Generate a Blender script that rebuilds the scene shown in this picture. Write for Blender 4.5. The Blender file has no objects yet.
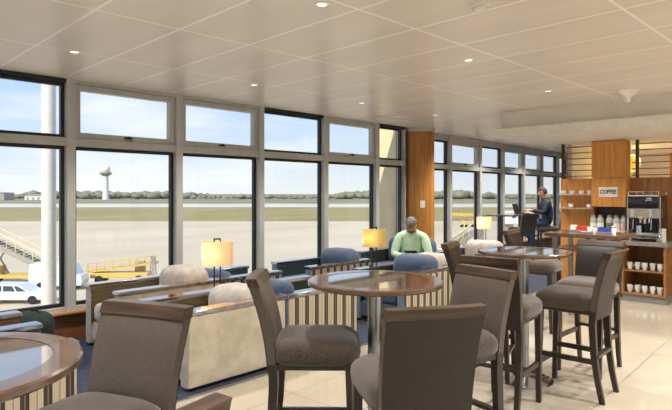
import bpy, bmesh, math, random
from mathutils import Vector, Matrix, Euler
random.seed(7)
PI = math.pi
C = bpy.context.scene.collection
scene = bpy.context.scene

# ------------------------------------------------------------------ materials
def lin(c):
    return tuple((v/255/12.92 if v/255 <= .04045 else ((v/255+.055)/1.055)**2.4) for v in c)

def nodes_of(name):
    m = bpy.data.materials.new(name); m.use_nodes = True
    nt = m.node_tree; nt.nodes.clear()
    out = nt.nodes.new('ShaderNodeOutputMaterial')
    b = nt.nodes.new('ShaderNodeBsdfPrincipled')
    nt.links.new(b.outputs[0], out.inputs[0])
    return m, nt, b, out

def mat(name, rgb, rough=.5, metal=0., rgb2=None, scale=30., stretch=(1,1,1), bump=0., spec=.5, detail=4., sheen=0., coat=0., lo=.35, hi=.65):
    """noise-mottled procedural material"""
    m, nt, b, out = nodes_of(name)
    N, L = nt.nodes, nt.links
    tc = N.new('ShaderNodeTexCoord'); mp = N.new('ShaderNodeMapping')
    mp.inputs['Scale'].default_value = stretch
    L.new(tc.outputs['Object'], mp.inputs[0])
    nz = N.new('ShaderNodeTexNoise'); nz.inputs['Scale'].default_value = scale; nz.inputs['Detail'].default_value = detail
    L.new(mp.outputs[0], nz.inputs['Vector'])
    rp = N.new('ShaderNodeValToRGB')
    a = lin(rgb); c2 = lin(rgb2) if rgb2 else tuple(v*.86 for v in a)
    rp.color_ramp.elements[0].position = lo; rp.color_ramp.elements[1].position = hi
    rp.color_ramp.elements[0].color = (*c2, 1); rp.color_ramp.elements[1].color = (*a, 1)
    L.new(nz.outputs['Fac'], rp.inputs[0]); L.new(rp.outputs[0], b.inputs['Base Color'])
    b.inputs['Roughness'].default_value = rough; b.inputs['Metallic'].default_value = metal
    b.inputs['Specular IOR Level'].default_value = spec
    b.inputs['Sheen Weight'].default_value = sheen
    b.inputs['Coat Weight'].default_value = coat
    if bump:
        bp = N.new('ShaderNodeBump'); bp.inputs['Strength'].default_value = bump; bp.inputs['Distance'].default_value = .005
        L.new(nz.outputs['Fac'], bp.inputs['Height']); L.new(bp.outputs[0], b.inputs['Normal'])
    return m

def line_mask(N, L, coord, period, width, offset=0.):
    """1 on thin lines every `period` along a coordinate"""
    a = N.new('ShaderNodeMath'); a.operation = 'ADD'; L.new(coord, a.inputs[0]); a.inputs[1].default_value = offset + 1000*period
    w = N.new('ShaderNodeMath'); w.operation = 'MODULO'; L.new(a.outputs[0], w.inputs[0]); w.inputs[1].default_value = period
    c = N.new('ShaderNodeMath'); c.operation = 'LESS_THAN'; L.new(w.outputs[0], c.inputs[0]); c.inputs[1].default_value = width
    return c.outputs[0]

def tile_mat(name, rgb, rgb2, line, px, py, ox, oy, width, rough, rot=0., spec=.5, scale=2., lrough=.5, brush=(1,1,1)):
    m, nt, b, out = nodes_of(name); N, L = nt.nodes, nt.links
    tc = N.new('ShaderNodeTexCoord'); mp = N.new('ShaderNodeMapping'); mp.inputs['Rotation'].default_value = (0,0,rot)
    L.new(tc.outputs['Object'], mp.inputs[0])
    sp = N.new('ShaderNodeSeparateXYZ'); L.new(mp.outputs[0], sp.inputs[0])
    l1 = line_mask(N, L, sp.outputs[0], px, width, ox); l2 = line_mask(N, L, sp.outputs[1], py, width, oy)
    mx = N.new('ShaderNodeMath'); mx.operation = 'MAXIMUM'; L.new(l1, mx.inputs[0]); L.new(l2, mx.inputs[1])
    mp2 = N.new('ShaderNodeMapping'); mp2.inputs['Scale'].default_value = brush; L.new(mp.outputs[0], mp2.inputs[0])
    nz = N.new('ShaderNodeTexNoise'); nz.inputs['Scale'].default_value = scale; nz.inputs['Detail'].default_value = 3
    L.new(mp2.outputs[0], nz.inputs['Vector'])
    r = N.new('ShaderNodeValToRGB'); r.color_ramp.elements[0].position = .35; r.color_ramp.elements[1].position = .65
    r.color_ramp.elements[0].color = (*lin(rgb2),1); r.color_ramp.elements[1].color = (*lin(rgb),1)
    L.new(nz.outputs['Fac'], r.inputs[0])
    mix = N.new('ShaderNodeMix'); mix.data_type = 'RGBA'
    L.new(mx.outputs[0], mix.inputs[0]); L.new(r.outputs[0], mix.inputs[6]); mix.inputs[7].default_value = (*lin(line),1)
    L.new(mix.outputs[2], b.inputs['Base Color'])
    mr = N.new('ShaderNodeMix'); mr.data_type = 'FLOAT'; L.new(mx.outputs[0], mr.inputs[0]); mr.inputs[2].default_value = rough; mr.inputs[3].default_value = lrough
    L.new(mr.outputs[0], b.inputs['Roughness']); b.inputs['Specular IOR Level'].default_value = spec
    return m

def stripe_mat(name, stops, period, axis=0, rough=.8):
    m, nt, b, out = nodes_of(name); N, L = nt.nodes, nt.links
    tc = N.new('ShaderNodeTexCoord'); sp = N.new('ShaderNodeSeparateXYZ'); L.new(tc.outputs['Object'], sp.inputs[0])
    d = N.new('ShaderNodeMath'); d.operation = 'DIVIDE'; L.new(sp.outputs[axis], d.inputs[0]); d.inputs[1].default_value = period
    a = N.new('ShaderNodeMath'); a.operation = 'FRACT'; L.new(d.outputs[0], a.inputs[0])
    r = N.new('ShaderNodeValToRGB'); r.color_ramp.interpolation = 'CONSTANT'
    els = r.color_ramp.elements
    while len(els) < len(stops): els.new(.5)
    for e, (p, c) in zip(els, stops): e.position = p; e.color = (*lin(c),1)
    L.new(a.outputs[0], r.inputs[0]); L.new(r.outputs[0], b.inputs['Base Color']); b.inputs['Roughness'].default_value = rough
    return m

def glass_mat(name, ior=1.45, tint=(1,1,1), extra=.0):
    m = bpy.data.materials.new(name); m.use_nodes = True; nt = m.node_tree; nt.nodes.clear(); N, L = nt.nodes, nt.links
    out = N.new('ShaderNodeOutputMaterial'); mix = N.new('ShaderNodeMixShader'); tr = N.new('ShaderNodeBsdfTransparent'); gl = N.new('ShaderNodeBsdfGlossy')
    tr.inputs[0].default_value = (*tint,1); gl.inputs['Roughness'].default_value = .02
    lw = N.new('ShaderNodeLayerWeight'); lw.inputs[0].default_value = .5
    pw = N.new('ShaderNodeMath'); pw.operation = 'POWER'; L.new(lw.outputs['Facing'], pw.inputs[0]); pw.inputs[1].default_value = 5.
    fr = N.new('ShaderNodeMath'); fr.operation = 'MULTIPLY_ADD'; L.new(pw.outputs[0], fr.inputs[0]); fr.inputs[1].default_value = .9; fr.inputs[2].default_value = .02
    nz = N.new('ShaderNodeTexNoise'); nz.inputs['Scale'].default_value = 1.5
    bp = N.new('ShaderNodeBump'); bp.inputs['Strength'].default_value = .01; L.new(nz.outputs['Fac'], bp.inputs['Height']); L.new(bp.outputs[0], gl.inputs['Normal'])
    L.new(fr.outputs[0], mix.inputs[0]); L.new(tr.outputs[0], mix.inputs[1]); L.new(gl.outputs[0], mix.inputs[2]); L.new(mix.outputs[0], out.inputs[0])
    return m

def emit_mat(name, rgb, strength, base=(240,230,210)):
    m, nt, b, out = nodes_of(name)
    b.inputs['Base Color'].default_value = (*lin(base),1)
    b.inputs['Emission Color'].default_value = (*lin(rgb),1); b.inputs['Emission Strength'].default_value = strength
    return m

def shade_mat(name, rgb, glow):
    """translucent lamp-shade fabric with a fine weave"""
    m = bpy.data.materials.new(name); m.use_nodes = True; nt = m.node_tree; nt.nodes.clear(); N, L = nt.nodes, nt.links
    out = N.new('ShaderNodeOutputMaterial'); d = N.new('ShaderNodeBsdfDiffuse'); t = N.new('ShaderNodeBsdfTranslucent'); mix = N.new('ShaderNodeMixShader')
    tc = N.new('ShaderNodeTexCoord'); w = N.new('ShaderNodeTexNoise'); w.inputs['Scale'].default_value = 120; L.new(tc.outputs['Object'], w.inputs['Vector'])
    r = N.new('ShaderNodeValToRGB'); a = lin(rgb)
    r.color_ramp.elements[0].color = (*[v*.88 for v in a],1); r.color_ramp.elements[1].color = (*a,1)
    L.new(w.outputs['Fac'], r.inputs[0]); L.new(r.outputs[0], d.inputs[0]); L.new(r.outputs[0], t.inputs[0])
    mix.inputs[0].default_value = .55
    L.new(d.outputs[0], mix.inputs[1]); L.new(t.outputs[0], mix.inputs[2])
    L.new(mix.outputs[0], out.inputs[0])
    return m

M = {}
M['ceiling'] = tile_mat('ceiling_tiles', (226,218,209), (219,211,201), (250,246,240), .6, 1.2, .41, 1.19, .02, .33, rot=math.radians(1.5), spec=.5, scale=3, brush=(1,.3,1), lrough=.3)  # pale joint lines: caught light painted into the colour
M['floor'] = tile_mat('polished_floor_tiles', (180,169,150), (172,161,142), (112,102,90), .6, .6, .1, .56, .007, .09, rot=math.radians(-2.0), spec=.55, scale=1.6)
M['carpet'] = mat('navy_carpet', (54,60,76), .95, rgb2=(36,42,58), scale=60, stretch=(1,.15,1), bump=.4)
M['alu'] = mat('grey_aluminium', (188,187,180), .42, .0, scale=8, stretch=(1,1,.2))
M['gasket'] = mat('black_gasket', (26,32,34), .5, scale=20)
M['glass'] = glass_mat('window_glass')
M['wood_col'] = mat('veneer_honey', (180,122,50), .35, rgb2=(150,94,32), scale=6, stretch=(6,6,.35), detail=6)
M['wood_panel'] = mat('veneer_orange', (208,146,70), .4, rgb2=(186,122,54), scale=5, stretch=(5,5,.4), detail=6)
M['wood_dim'] = mat('veneer_brown', (160,108,52), .4, rgb2=(132,84,36), scale=5, stretch=(5,5,.4), detail=6)
M['wood_base'] = mat('sill_panel_wood', (136,86,48), .5, rgb2=(104,62,32), scale=6, stretch=(.4,4,4), detail=6)
M['sill'] = mat('sill_wood', (198,150,100), .25, rgb2=(172,120,76), scale=6, stretch=(.4,5,5), detail=6)
M['cap'] = mat('polished_dark_cap', (112,74,46), .12, rgb2=(82,52,30), scale=6, stretch=(.4,6,6), spec=1., detail=6, coat=1.)
M['cap_dark'] = mat('polished_black_cap', (60,56,56), .1, rgb2=(44,40,40), scale=6, stretch=(.4,6,6), spec=1., coat=1.)
M['leg'] = mat('stool_dark_wood', (54,42,34), .33, rgb2=(40,31,25), scale=10, stretch=(5,5,.5), detail=5)
M['rail'] = mat('stool_top_rail_wood', (86,65,48), .28, rgb2=(58,43,33), scale=7, stretch=(.6,6,6), detail=6)
M['rail_dark'] = mat('stool_dark_rail_wood', (66,54,46), .35, rgb2=(40,32,28), scale=7, stretch=(.6,6,6), detail=6)
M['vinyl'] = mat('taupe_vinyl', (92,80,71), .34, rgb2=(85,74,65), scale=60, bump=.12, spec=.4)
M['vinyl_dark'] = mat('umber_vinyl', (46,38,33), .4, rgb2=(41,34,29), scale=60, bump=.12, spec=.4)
M['chenille'] = mat('brown_chenille', (80,65,52), .95, rgb2=(56,44,35), scale=110, stretch=(2.5,1,1), bump=.6, sheen=.3)
M['steel'] = mat('brushed_steel', (190,190,188), .3, 1., scale=40, stretch=(4,4,.2))
for k_ in ('cap','cap_dark'): M[k_].node_tree.nodes['Principled BSDF'].inputs['IOR'].default_value = 2.6
M['chrome'] = mat('chrome', (215,215,215), .1, 1., scale=10)
M['table_rim'] = mat('table_rim_wood', (116,90,70), .2, rgb2=(92,68,50), scale=8, stretch=(1.2,1.2,6), spec=.6, detail=6, coat=.5)
M['table_inset'] = mat('table_glass_inset', (120,100,82), .04, rgb2=(104,86,70), scale=6, spec=.8, coat=1.)
M['table_inset'].node_tree.nodes['Principled BSDF'].inputs['IOR'].default_value = 2.3
M['velvet'] = mat('beige_velvet', (202,190,168), .9, rgb2=(180,168,145), scale=9, detail=5, sheen=.25, bump=.15)
M['velvet_pale'] = mat('pale_velvet', (182,171,160), .9, rgb2=(160,149,138), scale=14, detail=5, sheen=.3, bump=.15)
M['olive'] = mat('olive_panel', (98,84,50), .55, rgb2=(74,62,34), scale=10, stretch=(.5,5,5), detail=5)
M['bluefab'] = mat('slate_blue_fabric', (66,82,106), .9, rgb2=(50,64,86), scale=45, sheen=.25, bump=.3)
M['bluepale'] = mat('slate_blue_arm', (112,128,142), .85, rgb2=(92,108,124), scale=45, sheen=.25)
M['greenpanel'] = mat('bottle_green_panel', (40,58,46), .55, rgb2=(28,42,34), scale=10, stretch=(.5,5,5))
M['stripe'] = stripe_mat('cream_brown_stripes', [(0,(188,174,148)),(.30,(150,134,110)),(.36,(192,178,154)),(.60,(66,54,45)),(.78,(122,106,86)),(.84,(56,46,40))], .125)
M['plinth'] = mat('black_plinth', (34,30,28), .6)
M['bronze'] = mat('dark_bronze', (66,58,48), .35, .7, scale=10)
M['shade_o'] = shade_mat('amber_shade', (250,226,190), 1.)
M['shade_y'] = shade_mat('straw_shade', (232,216,150), 0.)
M['bulb'] = emit_mat('lamp_bulb', (255,190,110), 14)
M['white'] = mat('white_paint', (228,224,216), .45, scale=15, rgb2=(220,215,206))
M['offwhite'] = mat('plaster_white', (226,220,208), .6, scale=4, rgb2=(218,212,200))
M['cream'] = mat('cream_render', (232,214,172), .7, scale=3, rgb2=(222,203,160))
M['downlight'] = emit_mat('downlight_lens', (255,240,220), 1.8)
M['porcelain'] = mat('white_porcelain', (236,234,228), .15, scale=10, rgb2=(228,226,220), coat=.5)
M['black'] = mat('black_plastic', (20,20,22), .22, scale=10, rgb2=(28,28,30), coat=.4)
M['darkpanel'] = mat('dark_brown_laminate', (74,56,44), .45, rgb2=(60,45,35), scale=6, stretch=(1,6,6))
M['ply'] = mat('cabinet_oak', (170,120,70), .45, rgb2=(142,95,52), scale=6, stretch=(1,.5,5), detail=6)
M['greystone'] = mat('grey_worktop', (150,146,140), .35, rgb2=(130,126,121), scale=80)
M['sign'] = mat('sign_board', (226,226,220), .5, scale=5)
M['ink'] = mat('black_ink', (28,28,30), .5, scale=5)
M['jarglass'] = mat('clear_jar', (190,190,180), .08, rgb2=(170,170,160), scale=5, spec=.7)
M['skin'] = mat('skin', (202,140,110), .55, rgb2=(184,120,92), scale=20)
M['hair'] = mat('grey_hair', (128,124,120), .8, rgb2=(84,80,78), scale=90, stretch=(1,1,.3))
M['hair_d'] = mat('dark_hair', (72,62,52), .8, rgb2=(48,42,36), scale=90, stretch=(1,1,.3))
M['shirt'] = mat('mint_shirt', (204,228,194), .8, rgb2=(184,214,174), scale=18, bump=.2)
M['shirt_n'] = mat('navy_shirt', (34,42,54), .8, rgb2=(24,30,40), scale=18)
M['trouser'] = mat('grey_trousers', (88,84,80), .85, scale=30)
M['jeans'] = mat('blue_jeans', (58,84,122), .85, rgb2=(42,64,98), scale=60)
M['shoe'] = mat('dark_shoes', (40,34,30), .5)
M['greencloth'] = mat('dark_green_cloth', (28,44,38), .9, rgb2=(16,28,24), scale=14, bump=.5)
M['red'] = mat('red_packet', (196,40,36), .5); M['blue'] = mat('blue_packet', (38,66,150), .5); M['pink'] = mat('pink_sweets', (214,130,130), .6, rgb2=(240,220,214), scale=40)
M['beans'] = mat('mixed_beans', (120,128,84), .6, rgb2=(64,72,46), scale=50); M['sugar'] = mat('sugar', (238,232,222), .8, scale=50)
M['yellow'] = mat('safety_yellow', (220,186,92), .55, rgb2=(204,168,76), scale=10)
M['vehwhite'] = mat('vehicle_white', (236,236,236), .3, scale=5, coat=.4)
M['vehgrey'] = mat('vehicle_grey', (168,158,144), .5, scale=5)
M['vehglass'] = mat('vehicle_glass', (74,82,90), .1, scale=5)
M['tyre'] = mat('tyre', (36,36,38), .8, scale=10)
M['tarmac'] = mat('concrete_apron', (214,195,168), .9, rgb2=(200,181,154), scale=.02, stretch=(1,2.5,1), detail=8)
M['runway'] = mat('pale_runway', (214,204,190), .9, rgb2=(200,190,176), scale=.05)
M['grass'] = mat('dry_grass', (166,148,96), .95, rgb2=(146,130,80), scale=.015, stretch=(1,4,1), detail=8)
M['scrub'] = mat('scrub', (154,144,112), .95, rgb2=(124,118,88), scale=.02, detail=8)
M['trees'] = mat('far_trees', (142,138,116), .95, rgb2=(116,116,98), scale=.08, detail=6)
M['conc'] = mat('tower_concrete', (226,224,218), .7, scale=.3)
M['steelroof'] = mat('shed_roof', (150,156,162), .6, scale=.1)

# ------------------------------------------------------------------ geometry helpers
class MB:
    def __init__(self): self.bm = bmesh.new()
    def _xf(self, geom_verts, mtx):
        bmesh.ops.transform(self.bm, matrix=mtx, verts=geom_verts)
    def box(self, c, s, bev=0., seg=2, rot=None, mi=0):
        r = bmesh.ops.create_cube(self.bm, size=1.); vs = r['verts']
        for v in vs: v.co = Vector((v.co.x*s[0], v.co.y*s[1], v.co.z*s[2]))
        if bev:
            es = list({e for v in vs for e in v.link_edges})
            rr = bmesh.ops.bevel(self.bm, geom=es, offset=min(bev, .49*min(s)), segments=seg, profile=.5, affect='EDGES', clamp_overlap=True)
            vs = list({v for f in rr['faces'] for v in f.verts} | {v for v in vs if v.is_valid})
        m = Matrix.Translation(c)
        if rot is not None: m = m @ Euler(rot).to_matrix().to_4x4()
        self._xf(vs, m)
        return vs
    def cyl(self, p0, p1, r0, r1=None, n=16, caps=True):
        p0, p1 = Vector(p0), Vector(p1); r1 = r0 if r1 is None else r1
        d = p1-p0
        r = bmesh.ops.create_cone(self.bm, cap_ends=caps, segments=n, radius1=max(r0,1e-5), radius2=max(r1,1e-5), depth=d.length)
        q = Vector((0,0,1)).rotation_difference(d.normalized()).to_matrix().to_4x4()
        self._xf(r['verts'], Matrix.Translation((p0+p1)/2) @ q)
    def bar(self, p0, p1, w, h, up=(0,0,1)):
        """square bar between two points"""
        p0, p1 = Vector(p0), Vector(p1); d = (p1-p0); z = d.normalized(); u = Vector(up)
        if abs(z.dot(u)) > .98: u = Vector((0,1,0))
        x = u.cross(z).normalized(); y = z.cross(x)
        m = Matrix((x,y,z)).transposed().to_4x4(); m.translation = (p0+p1)/2
        r = bmesh.ops.create_cube(self.bm, size=1.)
        for v in r['verts']: v.co = Vector((v.co.x*w, v.co.y*h, v.co.z*d.length))
        self._xf(r['verts'], m)
    def sweep(self, pts, sizes):
        """rectangular section swept along points in x-const planes (sizes: (wx, wy))"""
        rings = []
        for i, p in enumerate(pts):
            p = Vector(p); w, h = sizes[i]
            rings.append([self.bm.verts.new(p+Vector((sx*w/2, sy*h/2, 0))) for sx, sy in ((-1,-1),(1,-1),(1,1),(-1,1))])
        for a, b in zip(rings, rings[1:]):
            for k in range(4): self.bm.faces.new((a[k], a[(k+1)%4], b[(k+1)%4], b[k]))
        self.bm.faces.new(rings[0][::-1]); self.bm.faces.new(rings[-1])
    def lathe(self, prof, c=(0,0,0), n=32, sx=1., sy=1.):
        """profile [(r,z)...] revolved about z"""
        rings = []
        for r, z in prof:
            if r < 1e-6: rings.append([self.bm.verts.new((c[0], c[1], c[2]+z))])
            else: rings.append([self.bm.verts.new((c[0]+sx*r*math.cos(2*PI*k/n), c[1]+sy*r*math.sin(2*PI*k/n), c[2]+z)) for k in range(n)])
        for a, b in zip(rings, rings[1:]):
            for k in range(n):
                k2 = (k+1) % n
                if len(a) == 1 and len(b) == 1: continue
                if len(a) == 1: self.bm.faces.new((a[0], b[k2], b[k]))
                elif len(b) == 1: self.bm.faces.new((a[k], a[k2], b[0]))
                else: self.bm.faces.new((a[k], a[k2], b[k2], b[k]))
    def prism(self, poly, x0, x1, axis='y'):
        """extrude a polygon [(a,b)] : axis y -> (a, y, b)"""
        def P(a, b, t): return (a, t, b) if axis == 'y' else ((t, a, b) if axis == 'x' else (a, b, t))
        A = [self.bm.verts.new(P(a, b, x0)) for a, b in poly]; B = [self.bm.verts.new(P(a, b, x1)) for a, b in poly]
        n = len(poly)
        self.bm.faces.new(A[::-1]); self.bm.faces.new(B)
        for k in range(n): self.bm.faces.new((A[k], A[(k+1)%n], B[(k+1)%n], B[k]))
    def ball(self, c, r, sub=2, s=(1,1,1)):
        rr = bmesh.ops.create_icosphere(self.bm, subdivisions=sub, radius=r)
        self._xf(rr['verts'], Matrix.Translation(c) @ Matrix.Diagonal((*s,1)))
    def build(self, name, m, parent=None, smooth=False, loc=(0,0,0), rotz=0.):
        bmesh.ops.recalc_face_normals(self.bm, faces=self.bm.faces)
        me = bpy.data.meshes.new(name); self.bm.to_mesh(me); self.bm.free()
        if smooth:
            for p in me.polygons: p.use_smooth = True
        o = bpy.data.objects.new(name, me); C.objects.link(o)
        ms = m if isinstance(m, list) else [m]
        for x in ms: me.materials.append(x if not isinstance(x, str) else M[x])
        o.location = loc; o.rotation_euler = (0,0,rotz)
        if parent is not None: o.parent = parent
        if smooth == 'auto':
            me.set_sharp_from_angle(angle=math.radians(40))
        return o

def bx(name, c, s, m, parent=None, bev=0., seg=2, rot=None, smooth=False):
    b = MB(); b.box(c, s, bev, seg, rot); return b.build(name, m, parent, smooth or ('auto' if bev and seg > 2 else False))

def tag(o, label, cat=None, group=None, kind=None):
    o['label'] = label
    if cat: o['category'] = cat
    if group: o['group'] = group
    if kind: o['kind'] = kind
    return o
def thing(name, label, cat, loc=(0,0,0), rotz=0., group=None, kind=None):
    o = bpy.data.objects.new(name, None); C.objects.link(o); o.empty_display_size = .1
    o.location = loc; o.rotation_euler = (0,0,rotz)
    return tag(o, label, cat, group, kind)
def copy_tree(o, parent=None):
    c = o.copy(); C.objects.link(c)
    if parent is not None: c.parent = parent
    for ch in list(o.children): copy_tree(ch, c)
    return c
def dup(root, label, loc, rotz, group=None):
    c = copy_tree(root); c.location = loc; c.rotation_euler = (0,0,rotz); c['label'] = label
    if group: c['group'] = group
    return c
def struct(o, label, cat): return tag(o, label, cat, kind='structure')
def rot_of(fx, fy): return math.atan2(-fx, fy)      # local +Y -> (fx, fy)

# ------------------------------------------------------------------ camera (eye height 1.52 m; x runs along the window wall, y towards the glass)
F = Vector((.722,.692,0)).normalized(); R = Vector((F.y,-F.x,0))
def out(lat, depth, z=0.): v = F*depth + R*lat; return Vector((v.x, v.y, z))     # a spot on the airfield: metres sideways, metres ahead
cam = bpy.data.cameras.new('camera'); co = bpy.data.objects.new('camera', cam); C.objects.link(co)
cam.sensor_width = 36; cam.lens = 36*552/672; cam.shift_y = -12/672; cam.clip_end = 5000; cam.clip_start = .05
co.location = (0,0,1.52); co.rotation_euler = (PI/2, 0, -math.atan2(F.x, F.y))
scene.camera = co

# ------------------------------------------------------------------ room shell
CZ = 2.7; WY = 5.96
struct(bx('floor', (7,.5,-.05), (22,6.24,.1), 'floor'), 'beige polished tile floor of the bar area', 'floor')
struct(bx('floor_carpet', (7,5.3,-.05), (22,3.36,.1), 'carpet'), 'dark navy carpet under the lounge chairs by the windows', 'carpet')
struct(bx('trim_1', (7,3.615,.002), (22,.03,.012), 'steel'), 'thin metal strip between tile floor and carpet', 'floor trim')
OUTL = [(-3.2,-2.65),(17.2,-2.65),(17.2,6.62),(8.75,6.19),(8.0,6.06),(-3.2,6.06)]
b = MB(); b.prism(OUTL, CZ, CZ+.2, 'z'); struct(b.build('ceiling', 'ceiling'), 'satin beige panel ceiling, caught light painted pale along its joints', 'ceiling')
struct(bx('wall_west', (-3.1,2,.15), (.12,8.6,.3), 'offwhite'), 'low wall under the added glazing at the near end of the lounge', 'wall')
struct(bx('wall_south', (6.6,-2.56,.15), (19,.12,.3), 'offwhite'), 'low wall under the added glazing opposite the windows', 'wall')
struct(bx('wall_east', (17.1,1.98,1.35), (.2,9.2,2.9), 'offwhite'), 'plain end wall past the far windows', 'wall')

# window wall: near run straight, far run canted 2.5 degrees
def window(idx, p0, p1, head, vent, label):
    p0, p1 = Vector((*p0,0)), Vector((*p1,0)); w = (p1-p0).length; a = math.atan2(p1.y-p0.y, p1.x-p0.x)
    t = thing('window_%d' % idx, label, 'window', p0, a, kind='structure')
    zs, zt = .30, 2.05; mw = .085
    f = MB()
    f.box((0,.05,(zs+CZ)/2), (mw,.16,CZ-zs)); f.box((w,.05,(zs+CZ)/2), (mw*.3,.12,CZ-zs))
    f.build('mullion', 'alu', t)
    f = MB(); f.box((w/2,.05,zt), (w-mw*.8,.14,.085)); f.build('transom', 'alu', t)
    f = MB(); f.box((w/2,.06,zs+.02), (w-mw*.8,.12,.04)); f.build('bottom_rail', 'alu', t)
    f = MB(); f.box((w/2,.055,(head+CZ)/2), (w,.13,CZ-head)); f.build('head_rail', 'gasket' if (not vent and idx < 10) else 'alu', t)
    def ring(z0, z1, y, th, m, name, inset=0., dep=.05):
        g = MB(); x0, x1 = mw/2+inset, w-mw*.5-inset; z0 += inset; z1 -= inset
        g.box(((x0+x1)/2,y,z0+th/2), (x1-x0,dep,th)); g.box(((x0+x1)/2,y,z1-th/2), (x1-x0,dep,th))
        g.box((x0+th/2,y,(z0+z1)/2), (th,dep,z1-z0-2*th)); g.box((x1-th/2,y,(z0+z1)/2), (th,dep,z1-z0-2*th))
        return g.build(name, m, t)
    ring(zs+.04, zt-.0425, .07, .035, 'gasket', 'gasket', 0)
    if vent:
        s = ring(zt+.0425, head, .05, .06, 'alu', 'vent_sash', 0.004, .08)
        h = MB(); h.box((w/2,0,zt+.08), (.09,.03,.02), .006); h.box((w/2,-.018,zt+.085), (.02,.03,.03), .005); ho = h.build('handle', 'bronze', s)
    else:
        ring(zt+.0425, head, .07, .035, 'gasket', 'gasket', 0)
    for z0, z1 in ((zs+.05, zt-.05), (zt+.05, head-.01)):
        g = MB(); g.box((w/2,.08,(z0+z1)/2), (w-.1,.008,z1-z0)); g.build('glass_pane', 'glass', t)
    return t
near_x = [-3.0,-1.52,-.27,.98,2.23,3.48,4.73,5.98,7.21,8.0]
for i in range(9):
    window(i+1, (near_x[i],WY), (near_x[i+1],WY), 2.665, i in (0,2,4,5,7), 'grey framed window bay %d along the apron side%s' % (i+1, ', top pane an opening vent' if i in (0,2,4,5,7) else ''))
fa = Vector((8.75,6.10)); fb = Vector((16.98,6.52))
fxs = [0,1.055,2.40,3.61,4.86,6.12,7.38,8.24]
fd = (fb-fa).normalized()
for i in range(7):
    a, b = fa+fd*fxs[i], fa+fd*fxs[i+1]
    window(i+10, a, b, 2.585, i in (1,3,4), 'far window bay %d beyond the wooden column%s' % (i+1, ', top pane an opening vent' if i in (1,3,4) else ''))
wi = 18  # bays from here on are unseen, added to let in soft fill light
sx_ = [16.0,13.8,11.6,9.3,7.2,5.1,3.0,.9,-1.2,-3.0]
for i in range(9): window(wi, (sx_[i],-2.5), (sx_[i+1],-2.5), 2.655, False, 'added unseen glazing bay %d opposite the apron, letting in fill light' % (i+1)); wi += 1
wy_ = [-2.4,-.3,1.8,3.9,5.9]
for i in range(4): window(wi, (-3.03,wy_[i]), (-3.03,wy_[i+1]), 2.655, False, 'added unseen glazing bay %d at the near end, letting in fill light' % (i+1)); wi += 1
b = MB(); b.box((2.5,WY+.07,.14), (11,.2,.28)); struct(b.build('wall_north', 'wood_base'), 'low brown wood panelled wall under the windows', 'wall')
b = MB(); b.box((2.5,WY+.01,.295), (11,.22,.03), .005); struct(b.build('trim_2', 'sill'), 'pale wood window sill', 'sill')
ang = math.atan2(fd.y, fd.x)
b = MB(); b.box((4.12,.1,.14), (8.24,.2,.28)); struct(b.build('wall_northeast', 'wood_base', loc=(fa.x,fa.y,0), rotz=ang), 'low wood panelled wall under the far windows', 'wall')
b = MB(); b.box((4.12,.03,.295), (8.24,.22,.03)); struct(b.build('trim_3', 'sill', loc=(fa.x,fa.y,0), rotz=ang), 'pale wood sill of the far windows', 'sill')
b = MB(); b.prism([(7.98,5.99),(8.75,6.09),(8.75,6.25),(7.98,6.12)], 0, CZ, 'z'); struct(b.build('wall_pier', 'alu'), 'solid pier between the two runs of windows', 'wall')
# round wood-clad column
t = thing('wooden_column', 'honey brown veneered round column between the two runs of windows', 'column', (8.32,5.86,0), kind='structure')
b = MB(); b.lathe([(.262,0),(.262,2.64)], n=48); b.build('veneer_shaft', 'wood_col', t, 'auto')
b = MB(); b.lathe([(.0,2.62),(.275,2.62),(.275,2.70),(0,2.70)], n=48); b.build('capping_ring', 'alu', t, 'auto')
# switch plate
vd = Vector((-8.32,-5.86)).normalized(); vr = Vector((vd.y,-vd.x))
sp = Vector((8.32,5.86)) + vd*.262 - vr*.05
t = thing('light_switch', 'white switch plate on the honey brown wooden column', 'light switch', (sp.x,sp.y,1.32), math.atan2(vd.y,vd.x)+PI/2)
bx('plate', (0,-.003,0), (.085,.012,.13), 'white', t, .004); bx('rocker', (0,-.012,0), (.03,.012,.05), 'white', t, .003)

# bulkhead over the coffee bar
b = MB(); b.box((10.2,.65,(2.44+CZ)/2), (5.46,6.34,CZ-2.44+.02)); struct(b.build('trim_4', 'offwhite'), 'white bulkhead dropped from the ceiling above the coffee bar', 'bulkhead')
b = MB(); b.box((10.15,.69,2.38), (5.6,6.46,.125)); struct(b.build('trim_5', 'white'), 'projecting white lip under the bulkhead', 'bulkhead')

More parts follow.
